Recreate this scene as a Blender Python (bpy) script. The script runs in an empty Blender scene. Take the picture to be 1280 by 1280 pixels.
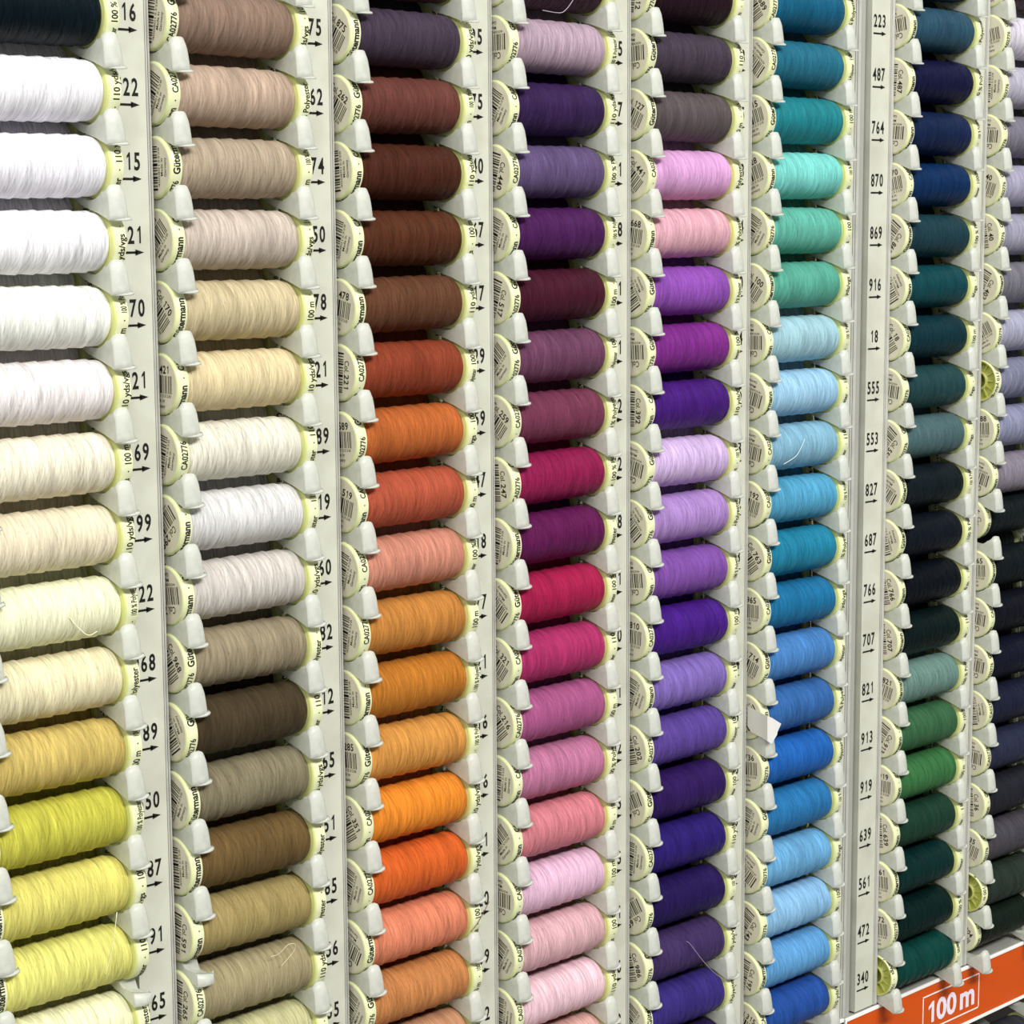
import bpy, math, random
from mathutils import Vector, Matrix
PI = math.pi
random.seed(7)
sc = bpy.context.scene
COL = sc.collection

# ------------------------------------------------------------------ scale
U = 0.0235            # one rack row = 23.5 mm
Z0 = 1.42             # height of row zero's arrows above the shop floor
def W(x, y, z): return Vector((x * U, y * U, z * U + Z0))

# ------------------------------------------------------------------ camera, light, exposure
cam_d = bpy.data.cameras.new('camera'); cam = bpy.data.objects.new('camera', cam_d); COL.objects.link(cam)
cam_d.sensor_width = 36.0; cam_d.lens = 36.0 * 2624.0 / 1280.0
cam_d.clip_start = 0.01; cam_d.clip_end = 50
yaw, pit, rol = 0.767, -0.139, -0.006
fw = Vector((math.sin(yaw) * math.cos(pit), math.cos(yaw) * math.cos(pit), math.sin(pit)))
rt = Vector((math.cos(yaw), -math.sin(yaw), 0)); up = rt.cross(fw)
r2 = rt * math.cos(rol) + up * math.sin(rol); u2 = -rt * math.sin(rol) + up * math.cos(rol)
M = Matrix(((r2.x, u2.x, -fw.x), (r2.y, u2.y, -fw.y), (r2.z, u2.z, -fw.z))).to_4x4()
M.translation = W(-16.62, -24.549, -2.565)
cam.matrix_world = M
sc.camera = cam
world = bpy.data.worlds.new('shop_light'); sc.world = world; world.use_nodes = True
bg = world.node_tree.nodes['Background']; bg.inputs[0].default_value = (0.93, 0.97, 1.0, 1); bg.inputs[1].default_value = 0.20
def area(name, loc, target, sx, sy, power, col=(1, 0.99, 0.96)):
    d = bpy.data.lights.new(name, 'AREA'); d.shape = 'RECTANGLE'; d.size = sx; d.size_y = sy; d.energy = power; d.color = col
    o = bpy.data.objects.new(name, d); COL.objects.link(o); o.location = loc
    o.rotation_euler = (Vector(target) - Vector(loc)).to_track_quat('-Z', 'Y').to_euler()
    return o
area('ceiling_light', (0.0, -2.0, 2.7), (0.2, 0, 1.2), 1.8, 0.35, 76)
area('ceiling_light', (-1.7, -1.2, 2.75), (0.2, 0, 1.2), 1.4, 0.35, 22)
area('ceiling_light', (0.3, -0.9, 2.75), (0.3, 0, 1.2), 1.8, 0.35, 7)
sc.view_settings.view_transform = 'Standard'; sc.view_settings.look = 'None'
sc.view_settings.gamma = 1.0; sc.view_settings.use_curve_mapping = False
sc.view_settings.exposure = -0.04

# ------------------------------------------------------------------ materials
def lin(c): return c / 12.92 if c <= 0.04045 else ((c + 0.055) / 1.055) ** 2.4
def hexc(h):
    h = h.lstrip('#'); return tuple(lin(int(h[i:i + 2], 16) / 255) for i in (0, 2, 4)) + (1.0,)
def threadc(h):
    r, g, b = hexc(h)[:3]; l = .3 * r + .55 * g + .15 * b
    return tuple((c * .93 + l * .07) ** 1.05 * .96 for c in (r, g, b)) + (1.0,)
def mat(name, col='#ffffff', rough=0.5, spec=0.5, noise=0.0, nscale=60.0, ncol='#000000', trans=0.0, bump=0.0, bscale=300.0, lo=0.45, hi=0.75, metal=0.0):
    m = bpy.data.materials.new(name); m.use_nodes = True; nt = m.node_tree; N = nt.nodes; L = nt.links
    b = N['Principled BSDF']; b.inputs['Base Color'].default_value = hexc(col)
    b.inputs['Roughness'].default_value = rough; b.inputs['Specular IOR Level'].default_value = spec; b.inputs['Metallic'].default_value = metal
    tc = N.new('ShaderNodeTexCoord')
    if noise:
        n = N.new('ShaderNodeTexNoise'); n.inputs['Scale'].default_value = nscale; n.inputs['Detail'].default_value = 5
        L.new(tc.outputs['Object'], n.inputs['Vector'])
        r = N.new('ShaderNodeMapRange'); r.inputs['From Min'].default_value = lo; r.inputs['From Max'].default_value = hi
        r.inputs['To Max'].default_value = noise; L.new(n.outputs['Fac'], r.inputs['Value'])
        x = N.new('ShaderNodeMix'); x.data_type = 'RGBA'; x.inputs['A'].default_value = hexc(col); x.inputs['B'].default_value = hexc(ncol)
        L.new(r.outputs['Result'], x.inputs['Factor']); L.new(x.outputs['Result'], b.inputs['Base Color'])
    if bump:
        n = N.new('ShaderNodeTexNoise'); n.inputs['Scale'].default_value = bscale; n.inputs['Detail'].default_value = 3
        L.new(tc.outputs['Object'], n.inputs['Vector'])
        bp = N.new('ShaderNodeBump'); bp.inputs['Strength'].default_value = bump; bp.inputs['Distance'].default_value = 0.0006
        L.new(n.outputs['Fac'], bp.inputs['Height']); L.new(bp.outputs['Normal'], b.inputs['Normal'])
    if trans:
        out = N['Material Output']; t = N.new('ShaderNodeBsdfTranslucent'); t.inputs['Color'].default_value = hexc(col)
        mx = N.new('ShaderNodeMixShader'); mx.inputs['Fac'].default_value = trans
        L.new(b.outputs[0], mx.inputs[1]); L.new(t.outputs[0], mx.inputs[2]); L.new(mx.outputs[0], out.inputs['Surface'])
    return m
PANEL = mat('rack_plastic', '#c8c9bb', 0.4, 0.4, 0.6, 45, '#a3a293', bump=0.15, bscale=120)
EDGE = mat('divider_plastic', '#c8c8c0', 0.35, 0.5, 0.4, 90, '#8f9088', trans=0.15)
INNER = mat('channel_plastic', '#bfc0b4', 0.5, 0.3, 0.4, 40, '#8d8c80')
CLIP = mat('milky_plastic', '#f0f2ea', 0.3, 0.5, 0.5, 330, '#c6cac2', trans=0.46, bump=0.35, bscale=420)
CAPM = mat('yellow_cap_plastic', '#eef2a0', 0.35, 0.5, trans=0.2)
BEVM = mat('pale_cap_plastic', '#eef4b8', 0.35, 0.5, trans=0.1)
RIMM = mat('printed_rim_plastic', '#f1f4c8', 0.4, 0.4, trans=0.12)
HUBM = mat('hub_plastic', '#d9dc78', 0.35, 0.5, trans=0.2)
PAPER = mat('sticker_paper', '#e2dcc6', 0.6, 0.2, 0.12, 200, '#b8ac98')
INK = mat('black_ink', '#17140f', 0.5, 0.3)
INKS = mat('grey_ink', '#5a554c', 0.6, 0.2)
ORANGE = mat('orange_card', '#cf500c', 0.35, 0.35, 0.25, 20, '#c4500f')
WHITE = mat('white_card', '#f6f4f0', 0.4, 0.4)
LILAC = mat('white_lettering', '#efe4ee', 0.4, 0.4)
GREYM = mat('grey_metal', '#a3a39c', 0.45, 0.5, 0.3, 30, '#84847d')
DARKM = mat('shade_dark_backing', '#2c2a28', 0.8, 0.1, 0.3, 20, '#1c1a19')  # shadowed rack interior put into the colour as a dark tone
SCRAP = mat('torn_paper', '#dddcd7', 0.7, 0.1)
FLOORM = mat('shop_floor', '#9a968c', 0.4, 0.4, 0.4, 3, '#807c72')

def thread_material():
    m = bpy.data.materials.new('wound_thread'); m.use_nodes = True; nt = m.node_tree; N = nt.nodes; L = nt.links
    b = N['Principled BSDF']; b.inputs['Roughness'].default_value = 0.46; b.inputs['Specular IOR Level'].default_value = 0.42
    oi = N.new('ShaderNodeObjectInfo'); tc = N.new('ShaderNodeTexCoord')
    def noise(sx, sy, sz, shear, detail, scale=1.0):
        # strands run round the spool (dense along x), sheared a little as they are wound
        sep = N.new('ShaderNodeSeparateXYZ'); L.new(tc.outputs['Object'], sep.inputs[0])
        a = N.new('ShaderNodeMath'); a.operation = 'MULTIPLY_ADD'; a.inputs[1].default_value = shear
        L.new(sep.outputs['Z'], a.inputs[0]); L.new(sep.outputs['X'], a.inputs[2])
        cb = N.new('ShaderNodeCombineXYZ'); L.new(a.outputs[0], cb.inputs[0]); L.new(sep.outputs['Y'], cb.inputs[1]); L.new(sep.outputs['Z'], cb.inputs[2])
        mp = N.new('ShaderNodeMapping'); mp.inputs['Scale'].default_value = (sx, sy, sz); L.new(cb.outputs[0], mp.inputs['Vector'])
        # every spool gets its own part of the noise
        ad = N.new('ShaderNodeVectorMath'); ad.operation = 'ADD'; L.new(mp.outputs[0], ad.inputs[0])
        rs = N.new('ShaderNodeMath'); rs.operation = 'MULTIPLY'; rs.inputs[1].default_value = 60; L.new(oi.outputs['Random'], rs.inputs[0])
        L.new(rs.outputs[0], ad.inputs[1])
        n = N.new('ShaderNodeTexNoise'); n.inputs['Scale'].default_value = scale; n.inputs['Detail'].default_value = detail; n.inputs['Roughness'].default_value = 0.6
        L.new(ad.outputs[0], n.inputs['Vector']); return n
    fine = noise(2100, 70, 70, 0.12, 4)
    cross = noise(1300, 60, 60, -0.20, 3)
    broad = noise(300, 14, 14, 0.14, 3)
    s1 = N.new('ShaderNodeMath'); s1.operation = 'ADD'; L.new(fine.outputs['Fac'], s1.inputs[0]); L.new(cross.outputs['Fac'], s1.inputs[1])
    # value of the colour goes up and down a little with the strands
    v = N.new('ShaderNodeMapRange'); v.inputs['From Min'].default_value = 0.65; v.inputs['From Max'].default_value = 1.35
    v.inputs['To Min'].default_value = 0.60; v.inputs['To Max'].default_value = 1.30; L.new(s1.outputs[0], v.inputs['Value'])
    w = N.new('ShaderNodeMapRange'); w.inputs['From Min'].default_value = 0.3; w.inputs['From Max'].default_value = 0.7
    w.inputs['To Min'].default_value = 0.86; w.inputs['To Max'].default_value = 1.12; L.new(broad.outputs['Fac'], w.inputs['Value'])
    pr = N.new('ShaderNodeMath'); pr.operation = 'MULTIPLY'; L.new(v.outputs[0], pr.inputs[0]); L.new(w.outputs[0], pr.inputs[1])
    sc_ = N.new('ShaderNodeVectorMath'); sc_.operation = 'SCALE'; L.new(oi.outputs['Color'], sc_.inputs[0]); L.new(pr.outputs[0], sc_.inputs['Scale'])
    L.new(sc_.outputs[0], b.inputs['Base Color'])
    b.inputs['Sheen Weight'].default_value = 0.05; b.inputs['Sheen Roughness'].default_value = 0.4
    L.new(oi.outputs['Color'], b.inputs['Sheen Tint']); L.new(oi.outputs['Color'], b.inputs['Specular Tint'])
    bp = N.new('ShaderNodeBump'); bp.inputs['Strength'].default_value = 0.8; bp.inputs['Distance'].default_value = 0.0004
    L.new(s1.outputs[0], bp.inputs['Height']); L.new(bp.outputs['Normal'], b.inputs['Normal'])
    return m
THREAD = thread_material()
FIBRE = mat('loose_fibre', '#e8e4d8', 0.6, 0.2)

# ------------------------------------------------------------------ mesh helper
class MB:
    """collects geometry in rack units; build() links it as one object"""
    def __init__(s): s.v = []; s.f = []; s.m = []; s.sm = []
    def add(s, vs, fs, mi=0, smooth=False):
        o = len(s.v); s.v += [tuple(v) for v in vs]
        for f in fs: s.f.append([i + o for i in f]); s.m.append(mi); s.sm.append(smooth)
    def box(s, x0, x1, y0, y1, z0, z1, mi=0, bev=0.0):
        if bev:
            b = bev; V = []; 
            for (y, e) in ((y1, 0), (y0 + b, 0), (y0, b)):
                V += [(x0 + e, y, z0 + e), (x1 - e, y, z0 + e), (x1 - e, y, z1 - e), (x0 + e, y, z1 - e)]
            F = [(0, 1, 2, 3)[::1]]
            for k in (0, 4):
                for i in range(4): j = (i + 1) % 4; F.append((k + i, k + 4 + i, k + 4 + j, k + j))
            F.append((8, 11, 10, 9)[::-1])
            s.add(V, F, mi); return
        V = [(x, y, z) for x in (x0, x1) for y in (y0, y1) for z in (z0, z1)]
        s.add(V, [(0, 1, 3, 2), (4, 6, 7, 5), (0, 4, 5, 1), (2, 3, 7, 6), (0, 2, 6, 4), (1, 5, 7, 3)], mi)
    def lathe(s, prof, n=40, mi=0, smooth=True, scallop=None, ph=0.0):
        """prof: list of (x, r), axis x"""
        V = []
        for (x, r) in prof:
            for i in range(n):
                a = 2 * PI * i / n + ph; rr = r * (scallop(a) if scallop and r > 0.4 else 1)
                V.append((x, -rr * math.cos(a), rr * math.sin(a)))
        F = []
        for k in range(len(prof) - 1):
            for i in range(n):
                j = (i + 1) % n; F.append((k * n + i, k * n + j, (k + 1) * n + j, (k + 1) * n + i))
        s.add(V, F, mi, smooth)
    def disc(s, x, r, n=40, mi=0, flip=False):
        V = [(x, -r * math.cos(2 * PI * i / n), r * math.sin(2 * PI * i / n)) for i in range(n)]
        f = list(range(n)); s.add(V, [f[::-1] if flip else f], mi)
    def mesh(s, name, mats):
        me = bpy.data.meshes.new(name)
        me.from_pydata([(a * U, b * U, c * U) for a, b, c in s.v], [], s.f)
        for m in mats: me.materials.append(m)
        me.polygons.foreach_set('material_index', s.m); me.polygons.foreach_set('use_smooth', s.sm)
        me.update(); return me
def fixn(me):
    import bmesh
    b = bmesh.new(); b.from_mesh(me); bmesh.ops.recalc_face_normals(b, faces=b.faces); b.to_mesh(me); b.free(); return me
def link(name, data, parent=None, loc=(0, 0, 0), rot=(0, 0, 0)):
    o = bpy.data.objects.new(name, data); COL.objects.link(o)
    if parent: o.parent = parent
    o.location = loc; o.rotation_euler = rot; return o
def tag(o, label=None, cat=None, group=None, kind=None):
    for k, v in (('label', label), ('category', cat), ('group', group), ('kind', kind)):
        if v: o[k] = v
    return o

# ------------------------------------------------------------------ lettering (built-in font, turned into flat faces)
def glyphs(txt, bold=0.0):
    cu = bpy.data.curves.new('t', 'FONT'); cu.body = txt; cu.size = 1.0; cu.resolution_u = 3; cu.offset = bold; cu.fill_mode = 'FRONT' if False else 'BOTH'
    o = bpy.data.objects.new('t', cu); COL.objects.link(o)
    dg = bpy.context.evaluated_depsgraph_get(); me = bpy.data.meshes.new_from_object(o.evaluated_get(dg))
    V = [(v.co.x, v.co.y) for v in me.vertices]; F = [tuple(p.vertices) for p in me.polygons]
    bpy.data.objects.remove(o); bpy.data.curves.remove(cu); bpy.data.meshes.remove(me)
    return V, F
DIG = {}
for d in '0123456789':
    V, F = glyphs(d, 0.022); xs = [v[0] for v in V]; ys = [v[1] for v in V]; c = (min(xs) + max(xs)) / 2
    DIG[d] = ([(x - c, y) for x, y in V], F, max(ys))
def norm(txt, bold=0.0):
    V, F = glyphs(txt, bold); x0 = min(v[0] for v in V); x1 = max(v[0] for v in V)
    return [((x - x0), y) for x, y in V], F, x1 - x0
DIG['1'] = ([(.0, 0), (.11, 0), (.11, .7), (.03, .7), (-.13, .56), (-.13, .45), (.0, .54)], [(0, 1, 2, 3, 6), (3, 4, 5, 6)], .7)
COLT = norm('Col.', 0.01); MADE = norm('Made in', 0.005); GERM = norm('Germany', 0.005); LONG = norm('4008015328', 0.0)
def put_digits(mb, num, x0, y0, h, adv, sx, f, mi):
    for i, ch in enumerate(num):
        V, F, top = DIG[ch]; k = h / top
        mb.add([f(x0 + adv * (i + 0.5) + x * k * sx, y0 + y * k) for x, y in V], F, mi)
def put_text(mb, T, x0, y0, w, h, f, mi):
    V, F, L = T; top = 0.72
    mb.add([f(x0 + x * w / L, y0 + y * h / top) for x, y in V], F, mi)

# ------------------------------------------------------------------ spool parts (axis x, centred, -x end faces the viewer's left)
XL, XR = -1.23, 1.26
def rim_text(mb, segs, x_base, r, mi, h):
    """lettering running round the rim, tops of the letters towards -x"""
    a = 0.0
    for T, ang, hh in segs:
        V, F, L = T
        mb.add([(x_base - (y / 0.72) * hh, -r * math.cos(a + x / L * ang), r * math.sin(a + x / L * ang)) for x, y in V], F, mi)
        a += ang + 0.22
GUT = norm('Gütermann', 0.03); CA = norm('CA02776', 0.022); DOT = norm('·', 0.03)
PCT = norm('100 % Polyester', 0.022); YDS = norm('110 yds/vgs', 0.022); MTR = norm('100 m', 0.02)
def left_cap():
    m = MB()
    m.lathe([(XL, .39), (XL, .412), (XL + .012, .428), (XL + .045, .437)], 48, 3)
    m.lathe([(XL + .045, .437), (-1.045, .435), (-1.03, .425)], 48, 1)
    m.lathe([(-1.03, .425), (-1.025, .33)], 48, 0); m.disc(XL, .39, 48, 0)
    T = MB()
    rim_text(m, [(GUT, 1.38, .115), (DOT, .05, .09), (CA, .95, .10), (GUT, 1.38, .115), (DOT, .05, .09), (CA, .95, .10)], -1.075, .4385, 2, .1)
    return m.mesh('end_cap', [CAPM, RIMM, INK, BEVM])
def right_cap():
    m = MB()
    sca = lambda a: 1.0 + 0.012 * math.cos(12 * a)
    m.lathe([(.93, .30), (1.01, .31), (1.012, .40), (1.02, .425), (1.045, .437)], 48, 0)
    m.lathe([(1.045, .437), (1.22, .437), (1.235, .428)], 48, 1)
    m.lathe([(1.235, .428), (1.24, .415), (1.235, .395), (1.15, .385), (1.15, .20), (1.22, .195), (1.225, .155), (1.02, .145)], 48, 3)
    m.disc(1.02, .146, 48, 3, True)
    for i in range(12):
        a = 2 * PI * i / 12; c, s_ = math.cos(a), math.sin(a); w = .012
        P = [(q, rr, t) for q in (1.15, 1.19) for rr, t in ((.2, -w), (.385, -w), (.385, w), (.2, w))]
        m.add([(x, -(r * c - t * s_), r * s_ + t * c) for x, r, t in P], [(4, 5, 6, 7), (0, 1, 5, 4), (2, 3, 7, 6)], 3)
    rim_text(m, [(PCT, 1.72, .10), (DOT, .05, .09), (YDS, 1.30, .10), (DOT, .05, .09), (MTR, .62, .11), (DOT, .05, .09), (PCT, 1.0, .09)], 1.205, .4385, 2, .1)
    return m.mesh('end_cap', [CAPM, RIMM, INK, HUBM])
def winding(seed):
    rnd = random.Random(seed)
    nx, n = 150, 56; V = []; F = []
    ph = rnd.uniform(0, 6.28); k = rnd.uniform(3.3, 4.3); tilt = rnd.uniform(.10, .2); taper = rnd.uniform(.55, .68)
    def R(x):
        if x < -.93: t = (x + 1.03) / .10; return .375 + .033 * math.sin(min(max(t, 0), 1) * PI / 2)
        if x > taper:
            t = (x - taper) / (1.005 - taper); return .408 - .020 * t ** 1.8 - (.035 * max(0, (t - .85) / .15) ** 2)
        return .408 + .004 * math.cos(x * 1.6)
    for i in range(nx + 1):
        x = -1.03 + (2.035) * i / nx
        for j in range(n):
            a = 2 * PI * j / n
            t = (x * k + k * tilt * math.sin(a + .4) + ph)
            s = t - math.floor(t)
            saw = (s if s < .9 else (1 - s) * 9) * .021
            t2 = (x * k * 1.7 - tilt * .9 * k * math.sin(a - .5) + ph * 2); s2 = t2 - math.floor(t2)
            cr = (-.010 if s2 < .07 else 0)
            rr = R(x) + (saw + cr) * (1 if x < .9 else max(0, (1.0 - x) / .1))
            V.append((x, -rr * math.cos(a), rr * math.sin(a)))
    for i in range(nx):
        for j in range(n):
            q = (j + 1) % n; F.append((i * n + j, i * n + q, (i + 1) * n + q, (i + 1) * n + j))
    m = MB(); m.add(V, F, 0, True)
    # a few flyaway fibres standing off the surface
    for q in range(70):
        x = rnd.uniform(-1, .8); a = rnd.uniform(0, 2 * PI); L = rnd.uniform(.03, .10); d = rnd.uniform(-1, 1); r0 = R(x) + .008; w = .0022
        P = []
        for t in (0, .5, 1):
            xx = x + L * t * d * .8; aa = a + L * t * 1.2; rr = r0 + math.sin(t * PI * .6) * .018
            for e in (-w, w): P.append((xx + e, -rr * math.cos(aa), rr * math.sin(aa)))
        m.add(P, [(0, 1, 3, 2), (2, 3, 5, 4)], 0)
    return m.mesh('thread_winding', [THREAD])
CAP_L, CAP_R = left_cap(), right_cap()
WIND = [winding(s) for s in (3, 11, 29, 47)]
def core_mesh():
    m = MB(); m.lathe([(-1.04, .3), (1.0, .3)], 24, 0); return m.mesh('spool_core', [CAPM])
CORE = core_mesh()
BARS = []
rb = random.Random(5); xx = -.315
while xx < .30:
    w = rb.choice((.013, .016, .026, .036)); BARS.append((xx, xx + w)); xx += w + rb.choice((.016, .020, .026, .032))
def sticker_mesh(num):
    m = MB(); X = XL - .003
    m.lathe([(XL, .404), (X, .402), (X, .0)], 48, 0, False)
    f = lambda u, v: (X - .0022, -u, v)          # u to the viewer's right, v up
    for a, b in BARS: m.add([f(a, -.12), f(b, -.12), f(b, .13), f(a, .13)], [(0, 1, 2, 3)], 1)
    put_text(m, LONG, -.27, -.175, .54, .042, f, 2)
    put_text(m, COLT, -.205, .16, .18, .105, f, 1); put_digits(m, num, .0, .16, .11, .08, .95, f, 1)
    put_text(m, MADE, -.12, -.245, .24, .052, f, 1); put_text(m, GERM, -.13, -.325, .26, .052, f, 1)
    return m.mesh('barcode_sticker', [PAPER, INK, INKS])
_st = {}
def sticker(num):
    if num not in _st: _st[num] = sticker_mesh(num)
    return _st[num]
PLAIN_CAP = None
def cap_plain():
    m = MB()
    m.lathe([(XL + .012, .0), (XL + .012, .375), (XL, .39), (XL, .415), (XL + .015, .432), (XL + .05, .437)], 24, 0)
    m.lathe([(XL + .05, .437), (-1.045, .435), (-1.03, .425), (-1.025, .33)], 24, 1)
    return m.mesh('end_cap', [CAPM, RIMM])
CAP_P = cap_plain()
def spool(loc, colour, label, num='100', ang=0, rev=False, back=False, rnd=random, group=None):
    root = bpy.data.objects.new('thread_spool', None); COL.objects.link(root); root.empty_display_size = .01
    tag(root, label, 'thread spool', group)
    root.location = loc
    root.rotation_euler = (0, rnd.uniform(-.012, .012), rnd.uniform(-.008, .008) + (PI if rev else 0))
    w = link('thread_winding', rnd.choice(WIND), root, rot=(rnd.uniform(-.5, .5) + (PI if rnd.random() < .0 else 0), 0, 0)); w.color = colour
    link('spool_core', CORE, root)
    if back and not rev:
        link('end_cap', CAP_P, root)
    else:
        c = link('end_cap', CAP_L, root, rot=(rnd.uniform(0, 2 * PI), 0, 0))
        s = link('barcode_sticker', sticker(num), c)
        # sticker is turned by ang clockwise as seen from its own side
        s.rotation_euler = (math.radians(ang) - c.rotation_euler.x, 0, 0)
        s['label'] = 'beige round barcode sticker on the end cap'
    link('end_cap', CAP_R, root, rot=(rnd.uniform(0, 2 * PI), 0, 0))['label'] = 'yellow hubbed end cap with printed rim'
    return root

# ------------------------------------------------------------------ retaining clips (origin on the spool axis)
YC = 0.05; RAMP = math.radians(22)
def clip_mesh(broken=False):
    """a milky ramp web that cups the end cap and turns up into a rounded lip"""
    m = MB(); n = 14; S = []
    ca, sa = math.cos(RAMP), math.sin(RAMP); R = .447
    tip = (R * sa + ca * 1.75, -R * ca + sa * 1.75)
    for i in range(n + 1):
        t = i / n; e = abs(2 * t - 1); dome = 1 - e ** 3.6; bul = (1 - e ** 2) * .05
        top = -.335 + .095 * dome                                       # rounded top of the lip
        P = [(tip[0] + sa * .035, tip[1] - ca * .035, 0), (.50, -.345, 0), (.32, -.455, 0), (.14, -.53, 0), (-.20, -.62, 0),
             (-.40 - bul * .3, -.69, .4), (-.455 - bul * .8, -.715, 1)]
        for k in range(7):                                              # front, bottom to top
            h = k / 6; z = -.70 + (top + .70) * h
            P.append((-.470 + .035 * h ** 2 - bul * (1 - .35 * h) + (.02 if k == 6 else 0), z, 1 - h))
        P.append((-.385, top + .004, 0)); P.append((-.365, top - .02, 0))
        for k in range(1, 8):                                           # inner cup, front to back along the cap
            a = math.radians(-180 + 36 + (90 + 22 - 36) * k / 7.0)
            P.append((R * math.cos(a), R * math.sin(a), 0))
        P.append((tip[0], tip[1], 0))
        if broken: P = [(y, z, w) if z < -.50 or y > -.1 else (max(y, -.40), min(z, -.50 - .08 * t), w) for y, z, w in P]
        # the lip narrows towards its top
        S.append([((.02 + .265 * t) * (1 - w) + (.02 + .30 * t) * w, y, z) for y, z, w in P])
    k = len(S[0]); V = [p for s in S for p in s]; F = []
    for i in range(n):
        for j in range(k):
            q = (j + 1) % k; F.append((i * k + j, i * k + q, (i + 1) * k + q, (i + 1) * k + j))
    m.add(V, F, 0, True)
    for i, s in ((0, 1), (n, -1)):
        o = list(range(i * k, i * k + k)); m.f.append(o[::s]); m.m.append(0); m.sm.append(False)
    if not broken:   # little flared foot round the lower edge of the lip
        q = []
        for i in range(9):
            t = i / 8; x = .06 + .32 * t; y = -.475 - .055 * (1 - (2 * min(t, .92) - 1) ** 2) + (.03 if i == 8 else 0)
            for yy, zz in ((y, -.725), (y, -.70), (y + .06, -.675), (y + .06, -.72)): q.append((x, yy, zz + .03 * max(0, t - .6)))
        F = [(i * 4 + j, i * 4 + (j + 1) % 4, i * 4 + 4 + (j + 1) % 4, i * 4 + 4 + j) for i in range(8) for j in range(4)] + [(0, 1, 2, 3), (35, 34, 33, 32)]
        m.add(q, F, 0, True)
    me = fixn(m.mesh('retaining_clip', [CLIP])); return me
CLIP_ME = clip_mesh(); CLIP_BR = clip_mesh(True)

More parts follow.
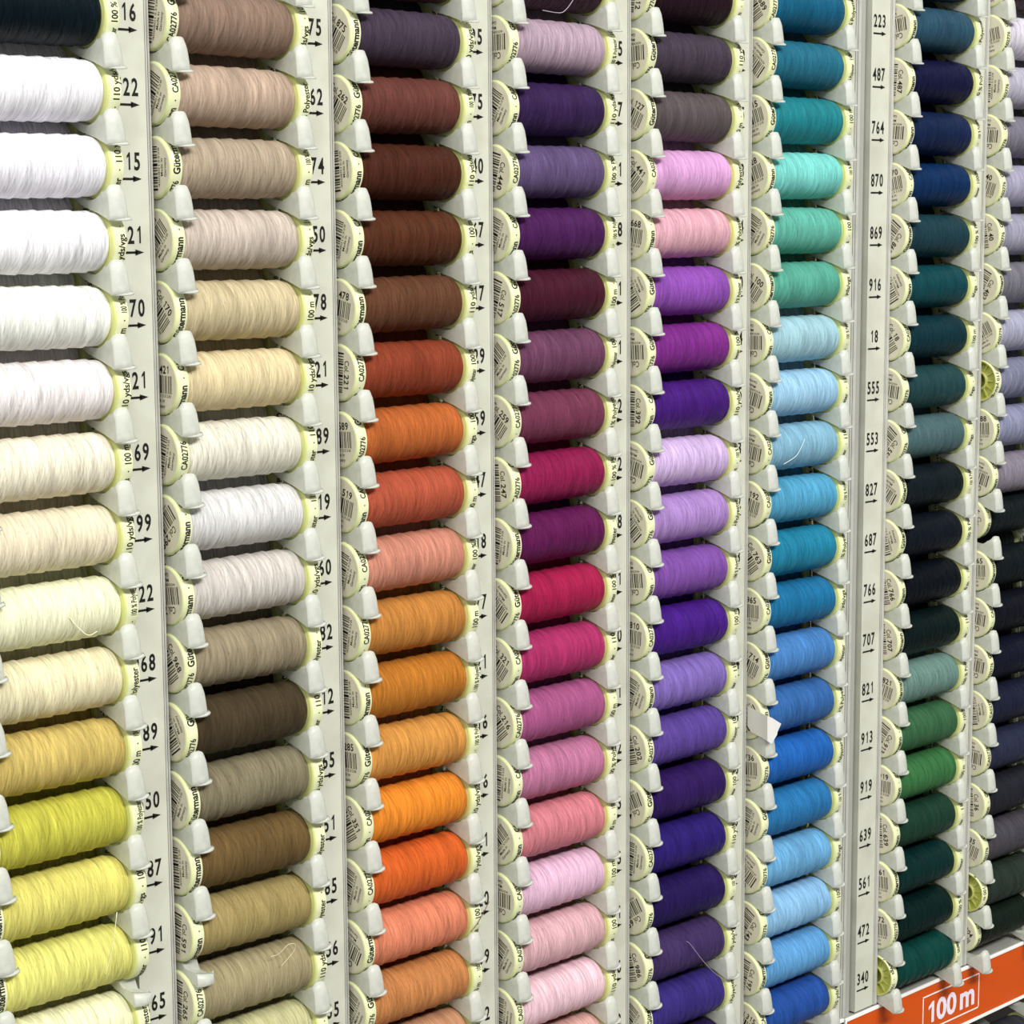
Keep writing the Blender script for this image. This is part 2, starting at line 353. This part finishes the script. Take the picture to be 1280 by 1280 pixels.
# ------------------------------------------------------------------ colours, sticker numbers and sticker turns: (row, name, colour, number, turn)
DATA = [
 (0, [(0,'ink black','#0e1a20','000',0),(1,'pure white','#f5f3f8','800',0),(2,'cool white','#f4f1f9','800',0),(3,'snow white','#f7f5f9','800',0),
      (4,'greenish white','#f2f3ea','111',0),(5,'rosy white','#efe7e6','643',0),(6,'warm cream','#ece4cc','802',0),(7,'light buff','#e6dabc','414',0),
      (8,'lemon cream','#eeeec8','610',0),(9,'straw cream','#e6dcb4','325',0),(10,'ochre yellow','#c8b060','488',20),(11,'acid yellow','#c2be40','334',0),
      (12,'corn yellow','#d8cf68','327',0),(13,'lemon yellow','#dedb74','580',0),(14,'chalk yellow','#eeecc0','578',0)]),
 (1, [(0,'cocoa taupe','#8c7464','216',-80),(1,'rose taupe','#b8a08c','722',-65),(2,'khaki taupe','#ab9a84','215',-90),(3,'oatmeal beige','#c4b6a8','121',-45),
      (4,'sand beige','#c8b892','170',50),(5,'wheat','#dcca9e','421',0),(6,'ivory','#e0dcca','169',-80),(7,'pearl grey','#d8d6d4','299',140),
      (8,'silver beige','#cdc6be','722',175),(9,'grey khaki','#96896f','968',55),(10,'dark umber','#4a3e2c','689',-120),(11,'grey olive','#80775e','650',-60),
      (12,'bronze brown','#6b5532','587',-90),(13,'golden khaki','#9e8c58','591',100),(14,'dull khaki','#a09470','265',95),(15,'pale sage','#c0bc8c','265',60)]),
 (2, [(-1,'oxblood brown','#5a3530','369',0),(0,'aubergine grey','#463a4a','875',35),(1,'red brown','#683c34','262',35),(2,'chocolate brown','#4c281c','774',-90),
      (3,'cocoa brown','#56301e','650',-75),(4,'chestnut brown','#64402c','478',10),(5,'russet','#8a3e26','221',90),(6,'copper orange','#b46028','589',0),
      (7,'terracotta','#ae5238','519',15),(8,'salmon','#c6846e','460',-75),(9,'golden ochre','#be7e34','982',-80),(10,'dark amber','#b4701c','412',-90),
      (11,'pale apricot','#d0903e','285',0),(12,'bright tangerine','#e28614','351',60),(13,'burnt orange','#d05e18','285',-70),(14,'peach coral','#da8260','956',210),
      (15,'caramel','#c07e46','307',-60),(16,'soft tan','#c08c68','893',-45)]),
 (3, [(-1,'dark plum','#3c2430','596',0),(0,'dusty lilac','#ae96a6','825',180),(1,'deep purple','#3a2450','575',-65),(2,'greyish violet','#625078','440',110),
      (3,'plum purple','#4c2056','367',-65),(4,'dark wine','#481a2c','517',110),(5,'mauve plum','#6c405c','429',-50),(6,'dusty burgundy','#743850','259',35),
      (7,'raspberry','#8e1a4e','247',90),(8,'dark magenta','#601a50','718',-80),(9,'crimson','#a2184a','777',215),(10,'cerise','#aa2e66','321',35),
      (11,'mauve pink','#a45484','216',55),(12,'orchid pink','#bc7498','176',-90),(13,'salmon rose','#d07c86','321',-50),(14,'orchid white','#deb4cc','320',185),
      (15,'baby pink','#d4a8ae','659',-65),(16,'blush pink','#e8c2cc','372',-85),(17,'peachy pink','#d8a8a0','658',30)]),
 (4, [(-1,'black aubergine','#28161f','512',100),(0,'smoky purple','#463c4a','875',180),(1,'warm grey','#5c5254','127',30),(2,'candy lilac','#d29ccc','441',45),
      (3,'shell pink','#d8a4b0','668',5),(4,'bright violet','#8c4cac','571',-120),(5,'magenta purple','#7c2a86','571',175),(6,'royal purple','#481c78','392',90),
      (7,'pale lilac','#ccb0dc','442',195),(8,'light lavender','#a884c4','158',230),(9,'amethyst','#8050a4','391',178),(10,'deep violet','#481c82','810',0),
      (11,'periwinkle violet','#8068b4','391',-65),(12,'blue violet','#5c4494','202',70),(13,'dark grape','#341c5c','463',150),(14,'indigo','#302070','373',-85),
      (15,'dark indigo','#281a54','651',150),(16,'dusky violet','#443260','986',70),(17,'ultramarine violet','#3c307c','572',-60),(18,'midnight violet','#2c2050','310',0)]),
 (5, [(-1,'petrol blue','#0e5c7c','689',60),(0,'teal blue','#206c84','483',220),(1,'turquoise','#18808a','715',-20),(2,'pale aqua','#74ccc4','328',-25),
      (3,'sea green','#5cae9c','924',-60),(4,'jade green','#54a490','100',40),(5,'icy blue','#9cc4d0','194',180),(6,'light sky','#98c4e0','195',200),
      (7,'dusty sky','#80b0c8','143',190),(8,'turquoise blue','#4c9cc0','192',10),(9,'dark cyan','#1680a0','763',50),(10,'cerulean blue','#14709e','965',-5),
      (11,'cornflower blue','#4680be','714',20),(12,'denim blue','#3468a8','213',150),(13,'azure blue','#1c64b4','736',0),(14,'steel azure','#2474ac','386',-75),
      (15,'clear sky','#68a8d4','196',215),(16,'powder blue','#88bae0','143',120),(17,'soft azure','#5c9cd0','197',110),(18,'cobalt blue','#24509c','315',20)]),
 (6, [(-2,'storm blue','#26404e','322',0),(-1,'steel petrol','#2c5064','223',175),(0,'dark navy','#16183c','487',90),(1,'midnight blue','#16264a','764',180),
      (2,'prussian blue','#0a2e58','870',-10),(3,'slate teal','#1c3e48','869',130),(4,'deep teal','#0c464e','916',235),(5,'dark spruce','#0d333c','18',60),
      (6,'greyed teal','#224448','555',185),(7,'slate green','#4c686c','553',130),(8,'black slate','#141e24','827',215),(9,'black navy','#121822','687',-110),
      (10,'jet black','#0d131a','766',75),(11,'bottle black','#0c1c1c','707',80),(12,'dusty green','#688880','821',20),(13,'fern green','#386644','913',120),
      (14,'leaf green','#387040','919',0),(15,'forest green','#1c3e30','639',80),(16,'dark pine','#0b2f2d','561',0),(17,'black pine','#082422','472',0),
      (18,'emerald teal','#0a443e','340',0)]),
 (7, [(-2,'dark garnet','#3a2026','369',0),(-1,'lavender white','#d6d0dc','8',-15),(0,'silver lavender','#b4b0c0','307',-90),(1,'pewter violet','#7c7886','700',180),
      (2,'hazy lavender','#a8a4bc','40',20),(3,'grey lavender','#a09eb2','40',80),(4,'dim violet','#76747e','402',120),(5,'misty lavender','#a6a6bc','40',-30),
      (6,'pewter blue','#80829a','041',0),(7,'bluish lavender','#8c8eaa','788',0),(8,'mauve grey','#8a8290','493',200),(9,'green black','#161e20','000',120),
      (10,'pitch black','#121a1e','865',0),(11,'blue black','#14161f','665',185),(12,'raven navy','#151829','339',185),(13,'dull navy','#1f2338','310',-100),
      (14,'slate navy','#2c3046','537',185),(15,'gunmetal','#26262f','36',90),(16,'charcoal mauve','#4a464e','35',20),(17,'charcoal green','#2c3830','636',0),
      (18,'black green','#18231c','804',50)]),
]
ORD = ['first', 'second', 'third', 'fourth', 'fifth', 'sixth', 'seventh', 'eighth']
REV = {(6, 18), (7, 6), (7, 17)}
SET_BACK = {(7, 9): .16, (7, 18): .14}
BROKEN = {(1, 13, 0), (0, 13, 1)}
P = 3.226
TIP = [-P, 0, P + .0004, 2 * P + .0045, 3 * P + .003, 4 * P - .0295, 17.048, 17.048 + P]
DZ = [0, 0, -.019, .0205, .0016, .0209, -.119, -.119]
STRIP = {  # numbers printed on the strip left of each column
 1: ['216','722','215','121','170','421','169','299','722','968','789','650','587','591','265','391'],
 2: ['875','262','774','650','478','221','589','519','460','982','412','365','351','285','956','335'],
 3: ['825','575','440','367','517','429','259','247','718','777','321','216','176','321','320','659','372'],
 4: ['875','127','441','668','571','571','392','442','158','391','810','391','202','463','373','651','986','572'],
 5: ['483','715','328','924','100','194','195','143','192','763','965','714','213','736','386','196','143','197','315'],
 7: ['307','700','340','840','402','340','941','788','493','700','865','665','339','310','537','936','835','636','804'],
}
F_NUM = ['223','487','764','870','869','916','18','555','553','827','687','766','707','821','913','919','639','561','472','340']
ZT, ZB = 3.3, -18.55
DESC = ['white and yellow spools', 'beige and khaki spools', 'brown and orange spools', 'plum and pink spools', 'grey and purple spools',
        'turquoise and blue spools', 'navy and green spools', 'lavender and black spools']

def number_mesh(num):
    m = MB(); f = lambda u, v: (u, -.004, v)
    n = len(num); put_digits(m, num, -.40 + (3 - n) * .068, .125, .235, .136, .66, f, 0)
    w = .016
    m.add([f(-.39, -w), f(-.10, -w), f(-.10, w), f(-.39, w)], [(0, 1, 2, 3)], 0)
    m.add([f(-.13, -.042), f(.01, 0), f(-.13, .042)], [(0, 1, 2)], 0)
    return m.mesh('number_print', [INK])
def column(m_i, zt, zb, rows, lower=False):
    tx, dz = TIP[m_i], DZ[m_i]; unit2 = m_i >= 6
    root = bpy.data.objects.new('dispenser_column', None); COL.objects.link(root); root.location = W(tx, 0, zb)
    root.empty_display_size = .02
    if lower: tag(root, 'lower dispenser column below the orange strip, under the %s column' % ORD[m_i], 'dispenser rack', 'lower dispenser columns')
    else: tag(root, '%s plastic dispenser column from the left, holding %s' % (ORD[m_i], DESC[m_i]), 'dispenser rack', 'spool dispenser columns')
    wl, wr = (.15, .27) if unit2 else (.12, .186)
    def part(name, mb, mats): return link(name, mb.mesh(name, mats), root)
    b = MB(); b.box(-.44, wl, 0, .05, 0, zt - zb); b.box(-.44, -.415, .05, 3.0, 0, zt - zb)
    part('label_panel', b, [PANEL])
    b = MB(); b.box(wl + .004, wl + .028, -.012, .06, 0, zt - zb); b.box(wl + .036, wr, -.03, 3.0, 0, zt - zb, bev=.012)
    part('divider_wall', b, [EDGE])
    b = MB(); b.box(wr, 2.77, 2.95, 3.0, 0, zt - zb); part('back_panel', b, [DARKM])  # dark colour stands in for the shade deep in the channel
    sh = .04 if unit2 else 0
    for r in rows:
        z = -r + .155 + dz - zb
        if lower: z = r
        for side, x in ((0, .255 + sh), (1, 2.40 + sh)):
            br = (m_i, r, side) in BROKEN and not lower
            c = link('retaining_clip', CLIP_BR if br else CLIP_ME, root, (x * U, YC * U, z * U))
            if br: c['label'] = 'snapped off clip without its upturned lip'
    return root

def number(root, m_i, r, num, zb):
    link('number_print', number_mesh(num), root, (.0, -.001 * U, (-r + DZ[m_i] - zb) * U))

LIFT = .002
FIB = {  # stray thread ends seen on some spools: points in rack coordinates
 (0, 13): ([(-1.05, -.42, -12.10), (-1.088, -.45, -12.20), (-1.142, -.44, -12.54), (-1.19, -.39, -12.8), (-1.237, -.375, -12.97)], '#f2ecc0'),
 (0, 8): ([(-1.62, -.37, -7.85), (-1.5, -.39, -8.0), (-1.36, -.42, -8.13), (-1.2, -.40, -8.10)], '#f4f1d0'),
 (3, -1): ([(8.12, -.40, .98), (8.05, -.42, .88), (7.9, -.41, .73), (7.76, -.40, .68), (7.4, -.39, .70)], '#b9a9b4'),
 (4, 16): ([(11.0, -.38, -15.55), (11.09, -.40, -15.63), (11.38, -.45, -16.0), (11.7, -.47, -16.32), (12.0, -.50, -16.54)], '#9a8cae'),
 (5, 7): ([(14.23, -.39, -6.66), (14.1, -.40, -6.82), (13.95, -.40, -6.96), (13.63, -.38, -7.08)], '#dcecf2'),
 (2, 14): ([(6.05, -.44, -13.62), (5.94, -.42, -13.78), (5.8, -.41, -13.95), (5.67, -.40, -14.05)], '#6a4a3a'),
 (1, 14): ([(1.65, -.36, -13.45), (1.76, -.41, -13.42), (1.9, -.46, -13.3), (2.02, -.47, -13.33), (2.0, -.44, -13.45), (1.8, -.41, -13.62)], '#d8ccaa'),
 (2, 12): ([(5.70, -.36, -11.50), (5.78, -.40, -11.58), (5.92, -.41, -11.60)], '#c88c3c'),
}
def tube(mb, P, r=.006, n=5):
    P = [Vector(p) for p in P]; Q = []
    for i in range(len(P) - 1):                       # Catmull-Rom through the points
        a, b, c, d = P[max(i - 1, 0)], P[i], P[i + 1], P[min(i + 2, len(P) - 1)]
        for k in range(5):
            t = k / 5; Q.append(.5 * ((2 * b) + (c - a) * t + (2 * a - 5 * b + 4 * c - d) * t * t + (3 * b - a - 3 * c + d) * t ** 3))
    Q.append(P[-1]); V = []
    for i, q in enumerate(Q):
        d = (Q[min(i + 1, len(Q) - 1)] - Q[max(i - 1, 0)]).normalized(); s1 = d.cross(Vector((0, 1, .3))).normalized(); s2 = d.cross(s1)
        for j in range(n): V.append(tuple(q + (s1 * math.cos(2 * PI * j / n) + s2 * math.sin(2 * PI * j / n)) * r))
    mb.add(V, [(i * n + j, i * n + (j + 1) % n, i * n + n + (j + 1) % n, i * n + n + j) for i in range(len(Q) - 1) for j in range(n)], 0, True)
for ci, rows in DATA:
    tx, dz = TIP[ci], DZ[ci]; unit2 = ci >= 6; sh = .04 if unit2 else 0
    r0, r1 = rows[0][0], rows[-1][0]
    col = column(ci, ZT if not unit2 else 3.1, ZB, range(max(r0 - 1, -2), min(r1 + 1, 18) + 1))
    if ci == 6:
        for k, nn in enumerate(F_NUM): number(col, ci, k - 1, nn, ZB)
    elif ci in STRIP:
        for k, nn in enumerate(STRIP[ci]): number(col, ci, k, nn, ZB)
    prev = None
    for (r, name, hx, num, ang) in rows:
        rnd = random.Random(ci * 100 + r + 7)
        rev = (ci, r) in REV; back = SET_BACK.get((ci, r), 0)
        x = tx + .24 + sh + 1.23 + rnd.uniform(-.008, .010); z = -r + .155 + dz + LIFT
        where = 'just below the %s one' % prev if prev else 'topmost there'
        if rev: where = 'its open yellow hub showing'
        lab = '%s thread spool in %s column from left, %s' % (name, ORD[ci], where)
        a = math.radians(22)
        front = spool(W(x, YC + back, z + back * math.tan(a) * .5 + (back * .35 if back else 0)), threadc(hx), lab, num, ang + rnd.uniform(-5, 5), rev, rnd=rnd, group='spools at the front of the dispenser rack')
        if (ci, r) in FIB:
            pts_, hx_ = FIB[(ci, r)]; fb = MB(); o_ = ((front.location.x) / U, front.location.y / U, (front.location.z - Z0) / U)
            tube(fb, [(p[0] - o_[0], p[1] - o_[1], p[2] - o_[2]) for p in pts_]); front.rotation_euler = (0, 0, 0)
            link('loose_thread', fb.mesh('loose_thread', [mat('stray_thread', hx_, .6, .2)]), front)
        d = .885
        yb, zb_ = YC + back + d * math.cos(a), z + (back * .4) + d * math.sin(a)
        spool(W(tx + .24 + sh + 1.23 + rnd.uniform(-.015, .015), yb, zb_), threadc(hx),
              'spare %s spool half hidden behind front one, %s column from left' % (name, ORD[ci]), '100', 0, False, True, rnd=rnd, group='spare spools behind the front ones')
        prev = name

# ------------------------------------------------------------------ end strip and joint between the two rack units
def simple(name, mb, mats, label=None, cat=None, kind=None, loc=(0, 0, 0), parent=None, group=None):
    o = link(name, mb.mesh(name, mats), parent, loc); return tag(o, label, cat, group, kind)
end = bpy.data.objects.new('rack_end_strip', None); COL.objects.link(end); end.location = W(15.70, 0, ZB)
tag(end, 'blank white plastic strip closing the rack right of the blue spools', 'rack strip')
b = MB(); b.box(0, .40, 0, .05, 0, ZT - ZB); simple('front_face', b, [PANEL], parent=end)
b = MB(); b.box(.41, .455, -.012, .3, 0, ZT - ZB); b.box(.475, .56, -.025, 3.0, 0, ZT - ZB, bev=.012); simple('edge_rib', b, [EDGE], parent=end)
b = MB(); b.box(0, .285, 0, .05, 0, 3.3 + 18.6)
simple('joint_panel', b, [GREYM], 'narrow grey metal upright in the gap between the two rack units', 'metal upright', loc=W(16.285, .12, -18.6))

# ------------------------------------------------------------------ orange shelf strip with its sign
st = bpy.data.objects.new('shelf_strip', None); COL.objects.link(st); st.location = W(16.25, 0, -19.9)
tag(st, 'orange card shelf strip with white 100 m lettering under the green spools', 'shelf strip')
Lh = 8.6
b = MB(); b.box(.05, Lh, -.02, .01, .05, 1.24); simple('orange_card', b, [ORANGE], parent=st)
b = MB(); b.box(0, Lh, -.045, .0, 1.24, 1.31, 0, .008); b.box(0, Lh, -.045, .0, -.02, .05, 0, .008); b.box(0, .05, -.045, .0, .05, 1.24, 0, .008)
simple('white_border', b, [WHITE], parent=st)
b = MB(); b.box(0, Lh, 0, 3.0, 1.255, 1.31); simple('shelf_board', b, [GREYM], parent=st)
b = MB(); t = .025
for x0, x1, z0, z1 in ((2.70, 4.80, 1.01, 1.01 + t), (2.70, 4.80, .245, .245 + t), (2.70, 2.70 + t, .245, 1.02), (4.80 - t, 4.80, .245, 1.02)):
    b.box(x0, x1, -.028, -.02, z0, z1)
simple('sign_frame', b, [WHITE], parent=st)
b = MB(); f = lambda u, v: (u, -.028, v)
b.add([f(3.02 + x * .85, .40 + y * .66) for x, y in DIG['1'][0]], DIG['1'][1], 0)
T = norm('00', .03); Vv, Ff, Ln = T; b.add([f(3.20 + x * .74 / Ln, .40 + y * .46 / .70) for x, y in Vv], Ff, 0)
T = norm('m', .03); Vv, Ff, Ln = T; b.add([f(4.07 + x * .55 / Ln, .40 + y * .50 / .70) for x, y in Vv], Ff, 0)
simple('lettering', b, [LILAC], parent=st)
# the first unit's own plain bottom edge, just under the frame
b = MB(); b.box(0, 19.4, -.045, 3.0, 0, .07, 0, .008)
simple('shelf_ledge', b, [WHITE], 'white ledge under the bottom row of blue spools', 'shelf ledge', loc=W(-3.2, 0, -18.63))

# ------------------------------------------------------------------ lower tier glimpsed under the orange strip
low_cols = [('charcoal', '#34343a'), ('graphite', '#4a4a4e')]
for n_, m_i in enumerate((6, 7)):
    zb2 = -24.0; root = column(m_i, -19.95, zb2, [], lower=True)
    for k in range(3):
        zc = -20.72 - k + (.0)
        for x in (.315, 2.46): link('retaining_clip', CLIP_ME, root, (x * U, YC * U, (zc + (1 if k == 0 else 0) * 0 - zb2) * U))
    for x in (.315, 2.46): link('retaining_clip', CLIP_ME, root, (x * U, (YC + .1) * U, (-19.72 + .05 - zb2) * U))
    for k in range(2):
        rnd = random.Random(900 + m_i * 10 + k); nm, hx = low_cols[k]
        spool(W(TIP[m_i] + 1.53, YC, -20.72 - k), threadc(hx), '%s thread spool below the orange strip, under the %s column' % (nm, ORD[m_i]), '700', 40, rnd=rnd, group='spools below the orange strip')

# ------------------------------------------------------------------ torn paper scrap stuck on a clip of the blue column
b = MB()
pts = [(13.09, -.02, -11.60), (13.095, -.315, -11.677), (13.09, -.50, -11.71), (13.163, -.56, -11.754), (13.412, -.57, -11.904), (13.32, -.56, -12.04),
       (13.30, -.565, -12.09), (13.148, -.56, -12.238), (13.09, -.51, -12.19), (13.095, -.359, -12.141), (13.09, -.128, -12.09), (13.085, -.03, -11.98)]
f_ = [(x - 13.085, y, z + 11.9) for x, y, z in pts]; bk = [(x + .008, y + .008, z) for x, y, z in f_]; n_ = len(pts)
FA = [(0, 1, 2, 8, 9, 10, 11), (2, 3, 4, 5, 6, 7, 8)]
b.add(f_ + bk, [f[::-1] for f in FA] + [tuple(i + n_ for i in f) for f in FA] + [(i, (i + 1) % n_, n_ + (i + 1) % n_, n_ + i) for i in range(n_)], 0)
simple('paper_scrap', b, [SCRAP], 'torn white paper scrap sticking out between the denim and azure blue spools', 'paper scrap', loc=W(13.085, 0, -11.9))

# ------------------------------------------------------------------ the shop behind
b = MB(); b.box(-40, 60, 0, 1, -60, 45); simple('wall_back', b, [DARKM], kind='structure', loc=W(0, 3.3, 0))
b = MB(); b.box(-120, 140, -120, 10, -2, 0); simple('floor', b, [FLOORM], kind='structure', loc=(0, 0, 0))
bpy.context.view_layer.update()
